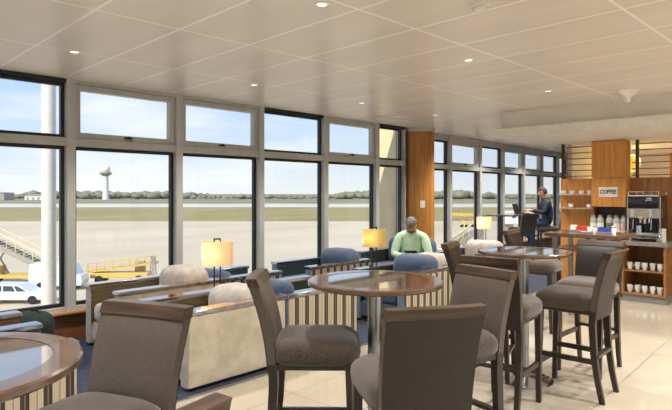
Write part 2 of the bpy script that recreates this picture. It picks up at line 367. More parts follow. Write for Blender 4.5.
# ------------------------------------------------------------------ ceiling fittings
lights = []
def spot(x, y, z, power, size=2.2, col=(1,.965,.915)):
    l = bpy.data.lights.new('downlight_fill_spot', 'SPOT'); l.energy = power; l.color = col; l.spot_size = size; l.spot_blend = .8; l.shadow_soft_size = .05
    o = bpy.data.objects.new('downlight_fill_spot', l); C.objects.link(o); o.location = (x,y,z); return o  # serves the real downlights and added fill spots without fittings
DL = [((2.43,2.45),'round ceiling downlight nearest the front of the room, over the round tables'),
      ((1.82,4.77),'round ceiling downlight above the leftmost windows'),
      ((3.73,4.82),'round ceiling downlight above the beige lounge chairs'),
      ((5.46,4.77),'round ceiling downlight above the blue lounge chairs'),
      ((7.07,4.69),'round ceiling downlight nearest the wooden column'),
      ((4.35,2.54),'round ceiling downlight over the middle of the bar tables'),
      ((6.31,2.65),'round ceiling downlight just in front of the white bulkhead'),
      ((10.2,4.8),None),((.55,2.4),None),((.0,4.8),None),((2.4,.2),None),((4.4,.2),None),((6.3,.2),None),((.5,.2),None),((-1.5,2.4),None),((-1.5,.2),None),((12.4,4.9),None),((4.4,-1.4),None),((6.3,-1.4),None),((2.4,-1.4),None),((5.4,1.2),None),((9.0,5.2),None),((11.2,5.5),None),((13.4,5.6),None),((8.4,4.6),None),((4.5,-.6),None),((6.6,1.2),None),((14.5,5),None)]  # unlabelled entries: added spots with no fitting, brightening room and far windows
proto = None
for (x, y), lab in DL:
    if lab:
        if proto is None:
            proto = thing('ceiling_downlight', lab, 'ceiling light', (x,y,CZ), 0, 'round ceiling downlights')
            b = MB(); b.lathe([(.028,0.),(.04,-.007),(.052,-.007),(.054,0.)], n=24); b.build('trim_ring', 'white', proto, 'auto')
            b = MB(); b.lathe([(0,-.003),(.03,-.003)], n=24); b.build('lens', 'downlight', proto)
        else: dup(proto, lab, (x,y,CZ), 0, 'round ceiling downlights')
    spot(x, y, CZ-.02, 108)
for x, y in ((8.3,3.3),(8.3,2.2),(8.3,1.0),(8.2,-.5)): spot(x, y, 2.30, 30, 2.0)
# behind the louvres: the servery
for x, y in ((10.5,2.8),(10.5,1.4)): spot(x, y, 2.30, 300, 2.6)

t = thing('smoke_detector', 'white round smoke detector on the ceiling at the top of the picture', 'smoke detector', (3.1,1.73,CZ))
b = MB(); b.lathe([(0,0),(.062,0),(.062,-.016),(.056,-.022),(0,-.022)], n=28); b.build('base_plate', 'white', t, 'auto')
b = MB(); b.lathe([(.046,-.022),(.048,-.034),(.04,-.05),(.024,-.058),(0,-.06)], n=28)
for k in range(8): b.box((.046*math.cos(k*PI/4), .046*math.sin(k*PI/4), -.034), (.008,.008,.018))
b.build('sensor_head', 'white', t, 'auto')
t = thing('ceiling_speaker', 'white trumpet shaped fitting hanging from the ceiling before the bulkhead', 'ceiling fitting', (6.9,1.97,CZ))
b = MB(); b.lathe([(0,0),(.125,0),(.125,-.01),(.10,-.03),(.06,-.06),(.038,-.09),(.03,-.12),(.02,-.135),(0,-.138)], n=32); b.build('trumpet_body', 'white', t, 'auto')
t = thing('round_ceiling_diffuser', 'round white air diffuser on the ceiling by the wooden column', 'air diffuser', (6.9,5.37,CZ))
b = MB(); b.lathe([(.17,0),(.24,-.03),(.25,-.03),(.25,0)], n=40); b.build('outer_ring', 'offwhite', t, 'auto')
b = MB(); b.lathe([(0,-.012),(.10,-.012),(.14,-.03),(.15,-.03),(.15,-.02)], n=40); b.build('inner_cone', 'white', t, 'auto')

# ------------------------------------------------------------------ bar stools
def make_stool(name, label, loc, rz, group, vin='vinyl', rail='rail'):
    t = thing(name, label, 'bar stool', loc, rz, group)
    W = .199
    # seat cushion: domed, soft-edged
    bm_ = MB(); nx, ny = 12, 12; g = []
    def sup(u): return math.copysign(abs(u)**.42, u) if u else 0
    for j in range(9):
        ph = -PI/2 + PI*j/8
        ring = []
        for k in range(40):
            th = 2*PI*k/40
            cx, cy = sup(math.cos(th)), sup(math.sin(th)); e = max(abs(math.cos(ph)),.04)**.22
            z = .705 + (.062 if ph > 0 else .062)*math.copysign(abs(math.sin(ph))**.75, ph) + (.012 if j >= 7 else 0)
            ring.append(bm_.bm.verts.new((cx*.214*e, .015+cy*.232*e, z)))
        g.append(ring)
    for a, c in zip(g, g[1:]):
        for k in range(40): bm_.bm.faces.new((a[k], a[(k+1)%40], c[(k+1)%40], c[k]))
    bm_.bm.faces.new(g[0][::-1]); bm_.bm.faces.new(g[-1])
    bm_.build('seat', 'chenille', t, True)
    # apron
    b = MB(); b.box((0,.0,.645), (.37,.36,.035), .008); b.build('apron', 'leg', t)
    # legs
    for s in (-1,1):
        b = MB(); b.sweep([(s*.168,.205,0),(s*.17,.195,.35),(s*.17,.185,.66)], [(.032,.032),(.038,.038),(.042,.042)]); b.build('leg', 'leg', t)
        b = MB(); b.sweep([(s*.170,-.262,0),(s*.170,-.232,.15),(s*.170,-.205,.35),(s*.170,-.195,.55),(s*.170,-.198,.66)], [(.03,.034),(.034,.038),(.038,.044),(.04,.046),(.04,.046)]); b.build('leg', 'leg', t)
    # stretchers
    for (p, q) in (((-.168,.196,.22),(.168,.196,.22)), ((-.168,-.218,.33),(.168,-.218,.33)), ((-.17,.195,.29),(-.17,-.213,.29)), ((.17,.195,.29),(.17,-.213,.29))):
        b = MB(); b.bar(p, q, .022, .036) if abs(p[0]-q[0]) < .01 else b.bar(p, q, .036, .022); b.build('stretcher', 'leg', t)
    # upholstered back, leaning and slightly dished
    b = MB(); rows = 9; cols = 9; fr = []; bk = []
    for j in range(rows):
        v = j/(rows-1); z = .60 + v*.455; y0 = -.198 - .012*v - .082*v*v
        a_, b_ = [], []
        for k in range(cols):
            u = -1+2*k/(cols-1); x = u*W*(.94+.06*v); dish = .012*(1-u*u)
            a_.append(b.bm.verts.new((x, y0+.026-dish+(.006 if abs(u) < .9 and 0 < j < rows-1 else -.008), z)))
            b_.append(b.bm.verts.new((x, y0-.024-dish, z)))
        fr.append(a_); bk.append(b_)
    for j in range(rows-1):
        for k in range(cols-1):
            b.bm.faces.new((fr[j][k], fr[j][k+1], fr[j+1][k+1], fr[j+1][k])); b.bm.faces.new((bk[j][k+1], bk[j][k], bk[j+1][k], bk[j+1][k+1]))
        b.bm.faces.new((fr[j][0], fr[j+1][0], bk[j+1][0], bk[j][0])); b.bm.faces.new((fr[j+1][-1], fr[j][-1], bk[j][-1], bk[j+1][-1]))
    rp_ = MB()
    q0 = [[rp_.bm.verts.new(v.co+Vector((0,-.004,0))) for v in row] for row in bk]
    for j in range(rows-1):
        for k in range(cols-1):
            rp_.bm.faces.new([q0[j][k+1], q0[j][k], q0[j+1][k], q0[j+1][k+1]])
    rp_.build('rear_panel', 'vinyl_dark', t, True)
    for k in range(cols-1):
        b.bm.faces.new((fr[0][k+1], fr[0][k], bk[0][k], bk[0][k+1])); b.bm.faces.new((fr[-1][k], fr[-1][k+1], bk[-1][k+1], bk[-1][k]))
    b.build('backrest', vin, t, 'auto')
    # top rail
    b = MB(); lo, hi = [], []
    for zz, yy, th, lst in ((1.047,-.290,.030,lo),(1.090,-.306,.026,hi)):
        for k in range(cols):
            u = -1+2*k/(cols-1); dish = .012*(1-u*u)
            lst.append((b.bm.verts.new((u*W*1.008, yy+th-dish, zz)), b.bm.verts.new((u*W*1.008, yy-th-dish, zz))))
    for k in range(cols-1):
        b.bm.faces.new((lo[k][0], lo[k+1][0], hi[k+1][0], hi[k][0])); b.bm.faces.new((lo[k+1][1], lo[k][1], hi[k][1], hi[k+1][1]))
        b.bm.faces.new((hi[k][0], hi[k+1][0], hi[k+1][1], hi[k][1])); b.bm.faces.new((lo[k+1][0], lo[k][0], lo[k][1], lo[k+1][1]))
    for k in (0,-1): b.bm.faces.new((lo[k][0], hi[k][0], hi[k][1], lo[k][1]))
    b.build('top_rail', rail, t, 'auto')
    return t
G = 'bar stools around the high tables'
def at_back(bx_, by_, fx, fy, off=.30):
    l = math.hypot(fx, fy); fx, fy = fx/l, fy/l
    return (bx_+fx*off, by_+fy*off, 0), rot_of(fx, fy)
ST = [((1.04,2.02,-.93,-.37),'taupe upholstered bar stool in the left foreground facing the cut off table'),
      ((.485,.967,-.13,.99),'bar stool with only the top corner of its back showing at the bottom edge'),
      ((1.845,2.345,.68,-.73),'side-on bar stool between the beige armchair and the middle round table'),
      ((1.772,1.178,.54,.84),'centre foreground bar stool with broad dark back turned to the viewer, wood rail on top'),
      ((2.89,1.58,-.98,.2),'pale taupe backed bar stool facing the middle round table from its right side'),
      ((3.40,1.83,.99,.1),'dark bar stool back to back with the pale taupe one facing the middle table'),
      ((4.36,1.33,-.03,1),'rightmost bar stool in profile, curved back seen edge on, legs clear on the tiles'),
      ((4.15,2.6,.3,-.95),'bar stool on the window side of the right round table, dark tilted back showing'),
      ((5.25,1.72,-1,.03),'bar stool with large dark back between the profile stool and the long wooden table'),
      ((6.02,2.96,.1,-1),'small distant bar stool with dark back beyond the right round table')]
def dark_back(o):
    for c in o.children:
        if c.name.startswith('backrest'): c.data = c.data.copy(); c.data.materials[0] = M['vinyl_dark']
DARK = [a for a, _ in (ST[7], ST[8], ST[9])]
stool0 = None
for a, lab in ST:
    loc, rz = at_back(*a)
    if stool0 is None: stool0 = make_stool('bar_stool', lab, loc, rz, G)
    else:
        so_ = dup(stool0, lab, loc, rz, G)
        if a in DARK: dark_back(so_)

# ------------------------------------------------------------------ round bar tables
def make_table(label, loc, group, inset='table_inset'):
    t = thing('bar_table', label, 'table', loc, 0, group)
    r = .365
    b = MB(); b.lathe([(.285,1.052),(.358,1.052),(.365,1.046),(.365,1.030),(.358,1.024),(.285,1.024)], n=72); b.build('wood_rim', 'table_rim', t, 'auto')
    b = MB(); b.lathe([(0,1.022),(.2845,1.022),(.2845,1.0505),(0,1.0505)], n=64); b.build('glass_inset', inset, t, 'auto')
    b = MB(); b.lathe([(0,.985),(.12,.985),(.12,1.02),(0,1.02)], n=32); b.build('mounting_plate', 'steel', t, 'auto')
    b = MB(); b.lathe([(.04,.02),(.04,.99)], n=32); b.build('pedestal', 'steel', t, 'auto')
    b = MB(); b.lathe([(0,.035),(.05,.035),(.08,.025),(.20,.014),(.23,.008),(.23,0),(0,0)], n=48); b.build('base', 'chrome', t, 'auto')
    return t
tb = make_table('round wood rimmed high table in the middle with a reflective centre', (2.31,1.92,0), 'round high tables')
dup(tb, 'round high table with bright window reflections at right of centre, dark stools around it', (4.31,2.01,0), 0, 'round high tables')
dup(tb, 'round high table cut off by the lower left edge, pale reflective centre', (.33,1.825,0), 0, 'round high tables')

# ------------------------------------------------------------------ lounge chairs (local +X is the way the sitter faces)
def make_lounge(label, xback, y0, y1, facing, D, shell, inner, side, seatm, cap, group, back_m=None, bolz=.74, bold=.40):
    W = y1-y0; yc = (y0+y1)/2
    t = thing('lounge_chair', label, 'armchair', (xback,yc,0), 0 if facing > 0 else PI, group)
    bx('plinth', (D/2,0,.012), (D-.08,W-.06,.024), 'plinth', t)
    bx('seat_base', (D/2,0,.15), (D-.06,W-.22,.18), seatm, t, .01)
    bx('backrest', (.05,0,.32), (.10,W-.22,.54), back_m or seatm, t, .015)
    for s in (-1,1):
        ya = s*(W/2-.06)
        a = bx('arm', (D/2,ya,.302), (D,.10,.556), shell, t, .012)
        bx('side_panel', (D/2,s*(W/2-.006),.302), (D-.02,.014,.54), side, a, .004)
        bx('inner_panel', (D/2,s*(W/2-.114),.40), (D-.03,.012,.34), inner, a)
        bx('arm_cap', (D/2,ya,.597), (D+.015,.128,.034), cap, a, .006)
    bx('seat_cushion', ((D+.1)/2,0,.335), (D-.14,W-.25,.19), seatm, t, .06, 4)
    b = MB(); b.box((.03+bold/2,0,(bolz+.38)/2), (bold,W-.245,bolz-.38), min(.13,bold*.45), 6); b.build('back_cushion', back_m or seatm, t, True)
    return t
LG = 'lounge armchairs by the windows'
def beige(label, xb, y0, y1, f, D, bolz=.74): return make_lounge(label, xb, y0, y1, f, D, 'velvet_pale', 'olive', 'velvet', 'velvet_pale', 'cap', LG, None, bolz)
def blue(label, xb, y0, y1, f, D, side='stripe', bolz=.75, back=None): return make_lounge(label, xb, y0, y1, f, D, 'bluepale', 'greenpanel', side, 'bluefab', 'cap_dark', LG, back, bolz, (.2 if f > 0 else .40))
beige('beige velvet armchair nearest the viewer, its broad mottled side panel beside the tile floor', 3.22, 3.70, 4.48, -1, .98, .69)
beige('beige armchair against the leftmost windows behind the foreground stool', 3.38, 4.90, 5.66, -1, 1.12)
blue('striped side armchair with its back to the beige one, right of the side-on stool', 3.25, 3.70, 4.48, 1, .92, bolz=.70)
blue('armchair by the window behind the amber lamp, mostly hidden', 3.41, 4.90, 5.66, 1, .8, bolz=.66)
blue('blue armchair under the middle round table, showing its striped side right of the pedestal', 5.92, 3.68, 4.46, -1, .98)
blue('blue armchair by the window with dark green inner arm, left of the yellow lamp', 5.82, 4.90, 5.66, -1, 1.15)
make_lounge('grey backed armchair between the near blue cushion and the man in the mint shirt', 5.98, 3.75, 4.5, 1, .8, 'velvet_pale', 'olive', 'stripe', 'velvet_pale', 'cap', LG, None, .72)
blue('wide blue armchair in which the man in the mint shirt sits', 7.42, 4.70, 5.72, -1, 1.0, bolz=.82)
beige('pale grey armchair far behind the round tables, below the far lamp', 8.48, 4.10, 4.95, -1, 1.05)
blue('striped armchair under the table at the lower left edge, its polished arm showing', .45, 3.48, 4.24, 1, .9)
make_lounge('wood sided armchair at the left edge under the window', .45, 4.62, 5.36, 1, .92, 'wood_base', 'olive', 'wood_base', 'velvet_pale', 'cap', LG)

# consoles and lamps
def console(label, xc, yc, L_, Wd):
    t = thing('console_table', label, 'side table', (xc,yc,0), 0, 'console tables between armchairs')
    bx('tabletop', (0,0,.505), (L_,Wd,.03), 'cap', t, .004)
    bx('carcass', (0,0,.26), (L_-.06,Wd-.06,.46), 'wood_base', t)
    bx('plinth', (0,0,.02), (L_-.1,Wd-.1,.04), 'plinth', t)
    return t
console('polished wood console between the two beige armchairs, amber lamp standing on it', 2.88, 4.69, 1.0, .36)
console('polished console between the blue armchairs, yellow lamp standing on it', 5.42, 4.68, .95, .36)
console('console under the far orange lamp by the far windows', 10.25, 5.62, .5, .36)
def lamp(label, loc, shade, power, rz=-.7):
    t = thing('table_lamp', label, 'lamp', loc, rz, 'drum shaded table lamps')
    bx('base', (0,0,.012), (.15,.10,.024), 'bronze', t, .004)
    for s in (-1,1): bx('post', (s*.03,0,.275), (.014,.014,.51), 'bronze', t, .002)
    bx('top_bar', (0,0,.535), (.075,.014,.014), 'bronze', t, .002)
    b = MB(); b.lathe([(.155,.27),(.158,.272),(.158,.508),(.155,.51)], n=48, sy=.55); s = b.build('lamp_shade', shade, t, 'auto')
    b = MB(); b.ball((-.05,0,.39), .024, 2); b.build('bulb', 'bulb' if power else 'white', t, True)
    if power:
        l = bpy.data.lights.new('lamp_light', 'POINT'); l.energy = power; l.color = (1,.66,.34); l.shadow_soft_size = .03
        o = bpy.data.objects.new('lamp_light', l); C.objects.link(o); o.parent = t; o.location = (-.05,0,.39)
    return t
lamp('lit table lamp with amber drum shade between the beige armchairs', (3.2,4.73,.52), 'shade_o', 2.2)
lamp('table lamp with straw yellow drum shade between the blue armchairs', (5.76,4.80,.52), 'shade_y', .8)
lamp('small lit orange lamp far off before the far windows', (10.25,5.62,.52), 'shade_o', 4)

# round side table with cup beside the seated man
t = thing('pedestal_side_table', 'small white side table right of the man in the mint shirt', 'side table', (7.12,4.50,0))
b = MB(); b.lathe([(0,.66),(.16,.66),(.16,.685),(0,.685)], n=32); b.build('tabletop', 'white', t, 'auto')
b = MB(); b.lathe([(.035,.02),(.035,.66)], n=20); b.build('pedestal', 'white', t, 'auto')
b = MB(); b.lathe([(0,.02),(.15,.012),(.15,0),(0,0)], n=32); b.build('base', 'steel', t, 'auto')

def make_cup(label, loc, group, name='cup', saucer=True, r=.04, h=.06, rz=.5):
    t = thing(name, label, 'cup', loc, rz, group)
    if saucer:
        b = MB(); b.lathe([(0,0),(.03,0),(.057,.010),(.058,.013),(.03,.005),(0,.005)], n=24); b.build('saucer', 'porcelain', t, 'auto')
    z = .006 if saucer else 0
    b = MB(); b.lathe([(0,z),(r*.6,z),(r*.8,z+h*.3),(r,z+h),(r*.93,z+h),(r*.72,z+h*.3),(0,z+.006)], n=24); b.build('body', 'porcelain', t, 'auto')
    b = MB()
    for k in range(6):
        a0, a1 = -PI/2+PI*k/6, -PI/2+PI*(k+1)/6
        b.cyl((r*.85+math.cos(a0)*.02,0,z+h*.55+math.sin(a0)*.018), (r*.85+math.cos(a1)*.02,0,z+h*.55+math.sin(a1)*.018), .004, n=8)
    b.build('handle', 'porcelain', t, 'auto')
    return t
make_cup('white cup and saucer on the small side table by the seated man', (7.10,4.50,.685), None)

# dark green bag
t = thing('cloth_bag', 'dark green rounded cloth bag standing by the leftmost armchairs', 'bag', (1.56,4.98,0), .3)
b = MB(); b.box((0,0,.275), (.30,.34,.53), .13, 6); o = b.build('bag_body', 'greencloth', t, True)
for v in o.data.vertices:
    v.co.x += .02*math.sin(v.co.z*17+v.co.y*9); v.co.y += .018*math.sin(v.co.z*13+1); 
    if v.co.z < .02: v.co.z = 0.001
b = MB()
for k in range(8):
    a0, a1 = PI*k/8, PI*(k+1)/8
    b.cyl((.02,math.cos(a0)*.07,.52+math.sin(a0)*.03), (.02,math.cos(a1)*.07,.52+math.sin(a1)*.03), .01, n=8)
b.build('strap', 'greencloth', t, 'auto')

# ------------------------------------------------------------------ people
def person(label, loc, rz, J, E, rad, shirt, trousers, hair, hairpts, sleeve_cut=('hand',), short=False, eyes=None):
    """J: joint -> xyz, E: edges, rad: radius per joint. One skinned body; shirt/trousers are shells grown from it."""
    names = list(J); idx = {n: i for i, n in enumerate(names)}
    me = bpy.data.meshes.new('person'); me.from_pydata([J[n] for n in names], [(idx[a], idx[b]) for a, b in E], [])
    o = bpy.data.objects.new('person', me); C.objects.link(o)
    sk = o.modifiers.new('skin', 'SKIN'); sk.use_smooth_shade = True
    for n in names:
        sv = me.skin_vertices[0].data[idx[n]]; r = rad[n]; sv.radius = r if isinstance(r, tuple) else (r, r); sv.use_root = (n == 'pelvis')
    ss = o.modifiers.new('sub', 'SUBSURF'); ss.levels = 2; ss.render_levels = 2
    bpy.context.view_layer.update()
    dg = bpy.context.evaluated_depsgraph_get(); nm = bpy.data.meshes.new_from_object(o.evaluated_get(dg))
    o.modifiers.clear(); o.data = nm; nm.materials.clear(); nm.materials.append(M['skin'])
    for p in nm.polygons: p.use_smooth = True
    segs = [(a, b, Vector(J[a]), Vector(J[b])) for a, b in E]
    def region(co):
        best = None
        for a, b, pa, pb in segs:
            d = pb-pa; tt = max(0, min(1, (co-pa).dot(d)/max(d.length_squared,1e-9))); q = (co-(pa+d*tt)).length
            if best is None or q < best[0]: best = (q, a, b, tt)
        return best
    nk = Vector(J['neck']); ax = (nk-Vector(J['upchest'])).normalized(); pz = J['pelvis'][2]
    cuts = [(nk+ax*.012, ax), (Vector((0,0,pz-.04)), Vector((0,0,1))), (Vector((0,0,pz+.05)), Vector((0,0,1)))]
    for sd_ in 'lr':
        w_, e_ = Vector(J['wrist_'+sd_]), Vector(J['elbow_'+sd_]); d_ = (w_-e_).normalized(); cuts.append((w_-d_*.015, d_))
        a_ = Vector(J['ankle_'+sd_]); cuts.append((a_+Vector((0,0,-.005)), Vector((0,0,1))))
    ARM = ('elbow', 'wrist', 'palm', 'finger', 'thumb')
    def shell(name, keep, m, off):
        bm = bmesh.new(); bm.from_mesh(nm)
        for p_, n_ in cuts: bmesh.ops.bisect_plane(bm, geom=bm.verts[:]+bm.edges[:]+bm.faces[:], dist=1e-5, plane_co=p_, plane_no=n_)
        bm.normal_update()
        kill = [f for f in bm.faces if not keep(f.calc_center_median())]
        for v in bm.verts: v.co += v.normal*off
        bmesh.ops.delete(bm, geom=kill, context='FACES')
        left = set(bm.verts); isl = []
        while left:
            st = [left.pop()]; cur = set(st)
            while st:
                v = st.pop()
                for e in v.link_edges:
                    q = e.other_vert(v)
                    if q in left: left.discard(q); cur.add(q); st.append(q)
            isl.append(cur)
        isl.sort(key=len, reverse=True)
        bmesh.ops.delete(bm, geom=[v for c in isl[1:] for v in c], context='VERTS')
        m2 = bpy.data.meshes.new(name); bm.to_mesh(m2); bm.free(); m2.materials.clear(); m2.materials.append(M[m])
        for p in m2.polygons: p.use_smooth = True
        c = bpy.data.objects.new(name, m2); C.objects.link(c); c.parent = o
        return c
    def in_top(p):
        q, a, b, tt = region(p)
        if b.startswith('elbow'): return True
        if b.startswith('wrist'): w_ = Vector(J[b]); d_ = (w_-Vector(J[a])).normalized(); return (p-w_).dot(d_) < -.015
        if b.startswith(('palm','finger','thumb','knee','ankle','toe')): return False
        return (p-nk).dot(ax) < .012 and p.z > pz-.04
    def in_leg(p):
        q, a, b, tt = region(p)
        if b.startswith(ARM): return False
        if b.startswith('knee'): return True
        if b.startswith(('ankle','toe')): return p.z > J['ankle_'+b[-1]][2]-.005
        return p.z < pz+.05
    def in_foot(sd_):
        def f(p):
            q, a, b, tt = region(p)
            return b[-2:] == '_'+sd_ and b.startswith(('ankle','toe')) and p.z < J['ankle_'+sd_][2]+.0
        return f
    shell('trousers', in_leg, trousers, .008)
    shell('shirt', in_top, shirt, .014)
    shell('shoe', in_foot('l'), 'shoe', .010); shell('shoe', in_foot('r'), 'shoe', .010)
    # hair: a cap grown over the crown and the nape
    hc = Vector(J['head']); up = (Vector(J['crown'])-hc).normalized(); fwd = (Vector(J['nose'])-hc); fwd = (fwd-up*fwd.dot(up)).normalized()
    bm = bmesh.new(); bmesh.ops.create_icosphere(bm, subdivisions=4, radius=1.)
    sd = up.cross(fwd)
    rm = [f for f in bm.faces if (f.calc_center_median().z < .30 and f.calc_center_median().x > -.1+.25*f.calc_center_median().z) or f.calc_center_median().z < -.45]
    bmesh.ops.delete(bm, geom=rm, context='FACES')
    for v in bm.verts:
        n_ = 1+.03*math.sin(v.co.x*23+v.co.y*17)
        v.co = hc+up*.022+fwd*(v.co.x*.108*n_-.006)+sd*(v.co.y*.089*n_)+up*(v.co.z*.112*n_)
    m3 = bpy.data.meshes.new('hair'); bm.to_mesh(m3); bm.free(); m3.materials.append(M[hair])
    for p in m3.polygons: p.use_smooth = True
    h = bpy.data.objects.new('hair', m3); C.objects.link(h); h.parent = o
    for s in (-1,1):
        b = MB(); b.ball(hc+fwd*.070+sd*s*.032+up*.004, .0095, 2); b.build('eye', 'ink', o, True)
    o.location = loc; o.rotation_euler = (0,0,rz)
    return tag(o, label, 'person')
def hand(J, E, rad, side, wrist, d, n, s):
    """palm + five separate bent fingers: d = pointing direction, n = palm normal, s = direction of the thumb side"""
    w, d, n, s = Vector(wrist), Vector(d).normalized(), Vector(n).normalized(), Vector(s).normalized()
    J['palm_'+side] = tuple(w+d*.055); E.append(('wrist_'+side, 'palm_'+side)); rad['palm_'+side] = (.034,.02)
    for k, (off, ln) in enumerate(((.030,.068),(.010,.078),(-.010,.072),(-.028,.056))):
        a = 'finger%d_%s' % (k, side)
        J[a+'a'] = tuple(w+d*.095+s*off); J[a+'b'] = tuple(w+d*(.095+ln*.5)+s*off*1.05+n*.012); J[a+'c'] = tuple(w+d*(.095+ln*.85)+s*off*1.05+n*.038)
        E += [('palm_'+side, a+'a'), (a+'a', a+'b'), (a+'b', a+'c')]; rad[a+'a'] = .0095; rad[a+'b'] = .0085; rad[a+'c'] = .007
    a = 'thumb_'+side
    J[a+'a'] = tuple(w+d*.045+s*.042+n*.008); J[a+'b'] = tuple(w+d*.085+s*.06+n*.022)
    E += [('palm_'+side, a+'a'), (a+'a', a+'b')]; rad[a+'a'] = .011; rad[a+'b'] = .009
def seated(sz, lean, headtilt, wl, wr, el, er, foot_x, foot_z, knee_x, hands):
    """sitter facing local +X; sz = seat height"""
    p = sz+.10
    cx = math.sin(lean); cz = math.cos(lean)
    def T(h, x=0, y=0): return (cx*h+x, y, p+cz*h)
    J = {'pelvis': (0,0,p), 'waist': T(.18), 'chest': T(.34), 'upchest': T(.46), 'neck': T(.545, .01)}
    nx, _, nz = J['neck']; hx, hz = math.sin(lean+headtilt), math.cos(lean+headtilt)
    fx, fz = hz, -hx
    J['jaw'] = (nx+hx*.055+fx*.035,0,nz+hz*.055+fz*.035); J['head'] = (nx+hx*.13+fx*.03,0,nz+hz*.13+fz*.03); J['crown'] = (nx+hx*.20+fx*.02,0,nz+hz*.20+fz*.02)
    J['nose'] = (J['head'][0]+fx*.108-hx*.022,0,J['head'][2]+fz*.108-hz*.022)
    J['ear_l'] = (J['head'][0]-fx*.01,.088,J['head'][2]-fz*.01); J['ear_r'] = (J['head'][0]-fx*.01,-.088,J['head'][2]-fz*.01)
    E = [('pelvis','waist'),('waist','chest'),('chest','upchest'),('upchest','neck'),('neck','jaw'),('jaw','head'),('head','crown'),('head','nose'),('head','ear_l'),('head','ear_r')]
    rad = {'pelvis': (.165,.13), 'waist': (.155,.12), 'chest': (.175,.125), 'upchest': (.12,.095), 'neck': .058, 'jaw': .062, 'head': (.082,.092), 'crown': (.062,.068), 'nose': .014, 'ear_l': .016, 'ear_r': .016}
    for s, n, w, e in ((1,'l',wl,el),(-1,'r',wr,er)):
        J['collar_'+n] = T(.45, 0, s*.09); J['shoulder_'+n] = T(.435, .005, s*.185); J['elbow_'+n] = e; J['wrist_'+n] = w
        E += [('upchest','collar_'+n),('collar_'+n,'shoulder_'+n),('shoulder_'+n,'elbow_'+n),('elbow_'+n,'wrist_'+n)]
        rad['collar_'+n] = .075; rad['shoulder_'+n] = .07; rad['elbow_'+n] = .047; rad['wrist_'+n] = .03
        J['hip_'+n] = (.04,s*.10,p-.02); J['knee_'+n] = (knee_x,s*.13,p+.0); J['ankle_'+n] = (foot_x,s*.12,foot_z+.09); J['toe_'+n] = (foot_x+.17,s*.13,foot_z+.04)
        E += [('pelvis','hip_'+n),('hip_'+n,'knee_'+n),('knee_'+n,'ankle_'+n),('ankle_'+n,'toe_'+n)]
        rad['hip_'+n] = .098; rad['knee_'+n] = .064; rad['ankle_'+n] = .045; rad['toe_'+n] = (.04,.032)
        d, nn, ss = hands[n]; hand(J, E, rad, n, w, d, nn, ss)
    return J, E, rad
J, E, rad = seated(.43, .30, .45, (.42,.05,.66), (.40,-.07,.66), (.20,.27,.68), (.20,-.27,.68), .50, .09, .44,
                   {'l': ((.6,-.8,-.05),(.3,0,-.9),(.7,.5,.3)), 'r': ((.6,.8,-.05),(.3,0,-.9),(.7,-.5,.3))})
MAN = (6.98,5.06,-.09); MR = math.atan2(-.55,-.83)
person('grey haired man in a mint green shirt, seated and looking down at a tablet', MAN, MR, J, E, rad, 'shirt', 'trouser', 'hair', None)
t = thing('tablet', 'dark tablet held low by the man in the mint shirt', 'tablet', (MAN[0]+math.cos(MR)*.46, MAN[1]+math.sin(MR)*.46, .655), MR)
bx('casing', (0,0,0), (.13,.19,.010), 'black', t, .004, 2, (0,-.35,0)); bx('screen', (-.002,0,.0065), (.115,.175,.002), 'vehglass', t, 0, 2, (0,-.35,0))

# far man at the high window table
MX, MY = 12.31, 5.16; fdx, fdy = -.55, .84; MR2 = math.atan2(fdy, fdx)
loc, rz = (MX, MY, 0), rot_of(fdx, fdy)
dup(stool0, 'far bar stool on which the man in the navy shirt sits', loc, rz, G)
dup(stool0, 'empty far bar stool with dark back, left of the man in the navy shirt', (11.38,5.37,0), rot_of(.45,.9), G)
J, E, rad = seated(.745, .12, .12, (.36,.16,1.11), (.37,-.14,1.11), (.14,.27,1.06), (.14,-.27,1.06), .36, .24, .42,
                   {'l': ((1,-.2,0),(0,0,-1),(.2,-1,0)), 'r': ((1,.2,0),(0,0,-1),(.2,1,0))})
person('man in a navy shirt and jeans on a far bar stool working at a laptop', (MX,MY,.02), MR2, J, E, rad, 'shirt_n', 'jeans', 'hair_d', None)
tx, ty = MX+fdx*.75, MY+fdy*.62
t = thing('window_table', 'far wooden high table by the windows carrying a laptop', 'table', (tx-.1,ty,0), 0)
bx('tabletop', (-.25,0,1.035), (1.1,.62,.035), 'table_rim', t, .006)
for sx in (-1,1): bx('leg', (-.25+sx*.45,0,.51), (.05,.05,1.02), 'leg', t, .004)
lx, ly = MX+fdx*.56, MY+fdy*.56
t = thing('laptop', 'black open laptop on the far window table', 'laptop', (lx,ly,1.0535), MR2-.5)
bx('keyboard_base', (0,0,.008), (.22,.31,.016), 'black', t, .003); b = MB(); b.box((.15,0,.11), (.012,.31,.22), .003, 2, (0,.25,0)); b.build('lid', 'black', t)

# ------------------------------------------------------------------ coffee bar
CX = 9.1
b = MB(); b.box((CX+.06,.56,.875), (.12,6.08,1.75)); struct(b.build('wall_coffee', 'wood_dim'), 'wood panelled half wall behind the coffee bar', 'wall')
# paler veneered face left of the sign cabinet
struct(bx('trim_6', (CX-.012,3.32,.875), (.024,.56,1.75), 'wood_panel'), 'honey veneer panel carrying the cup shelves', 'wall panel')
def louvre(label, ya, yb, posts):
    t = thing('louvre_screen', label, 'louvre screen', (CX+.03,0,0), 0, 'louvre screens above the coffee bar')
    for y in posts: bx('post', (0,y,2.035), (.05,.04,.57), 'darkpanel', t)
    for k in range(6): bx('slat', (0,(ya+yb)/2,1.79+k*.094), (.05,yb-ya,.014), 'wood_dim', t)
    return t
louvre('slatted screen above the cup shelves, left of the tall wooden cabinet', 3.04, 3.60, (3.58,3.06))
louvre('slatted screen at the right edge above the coffee machine', .9, 2.54, (2.47,1.2))
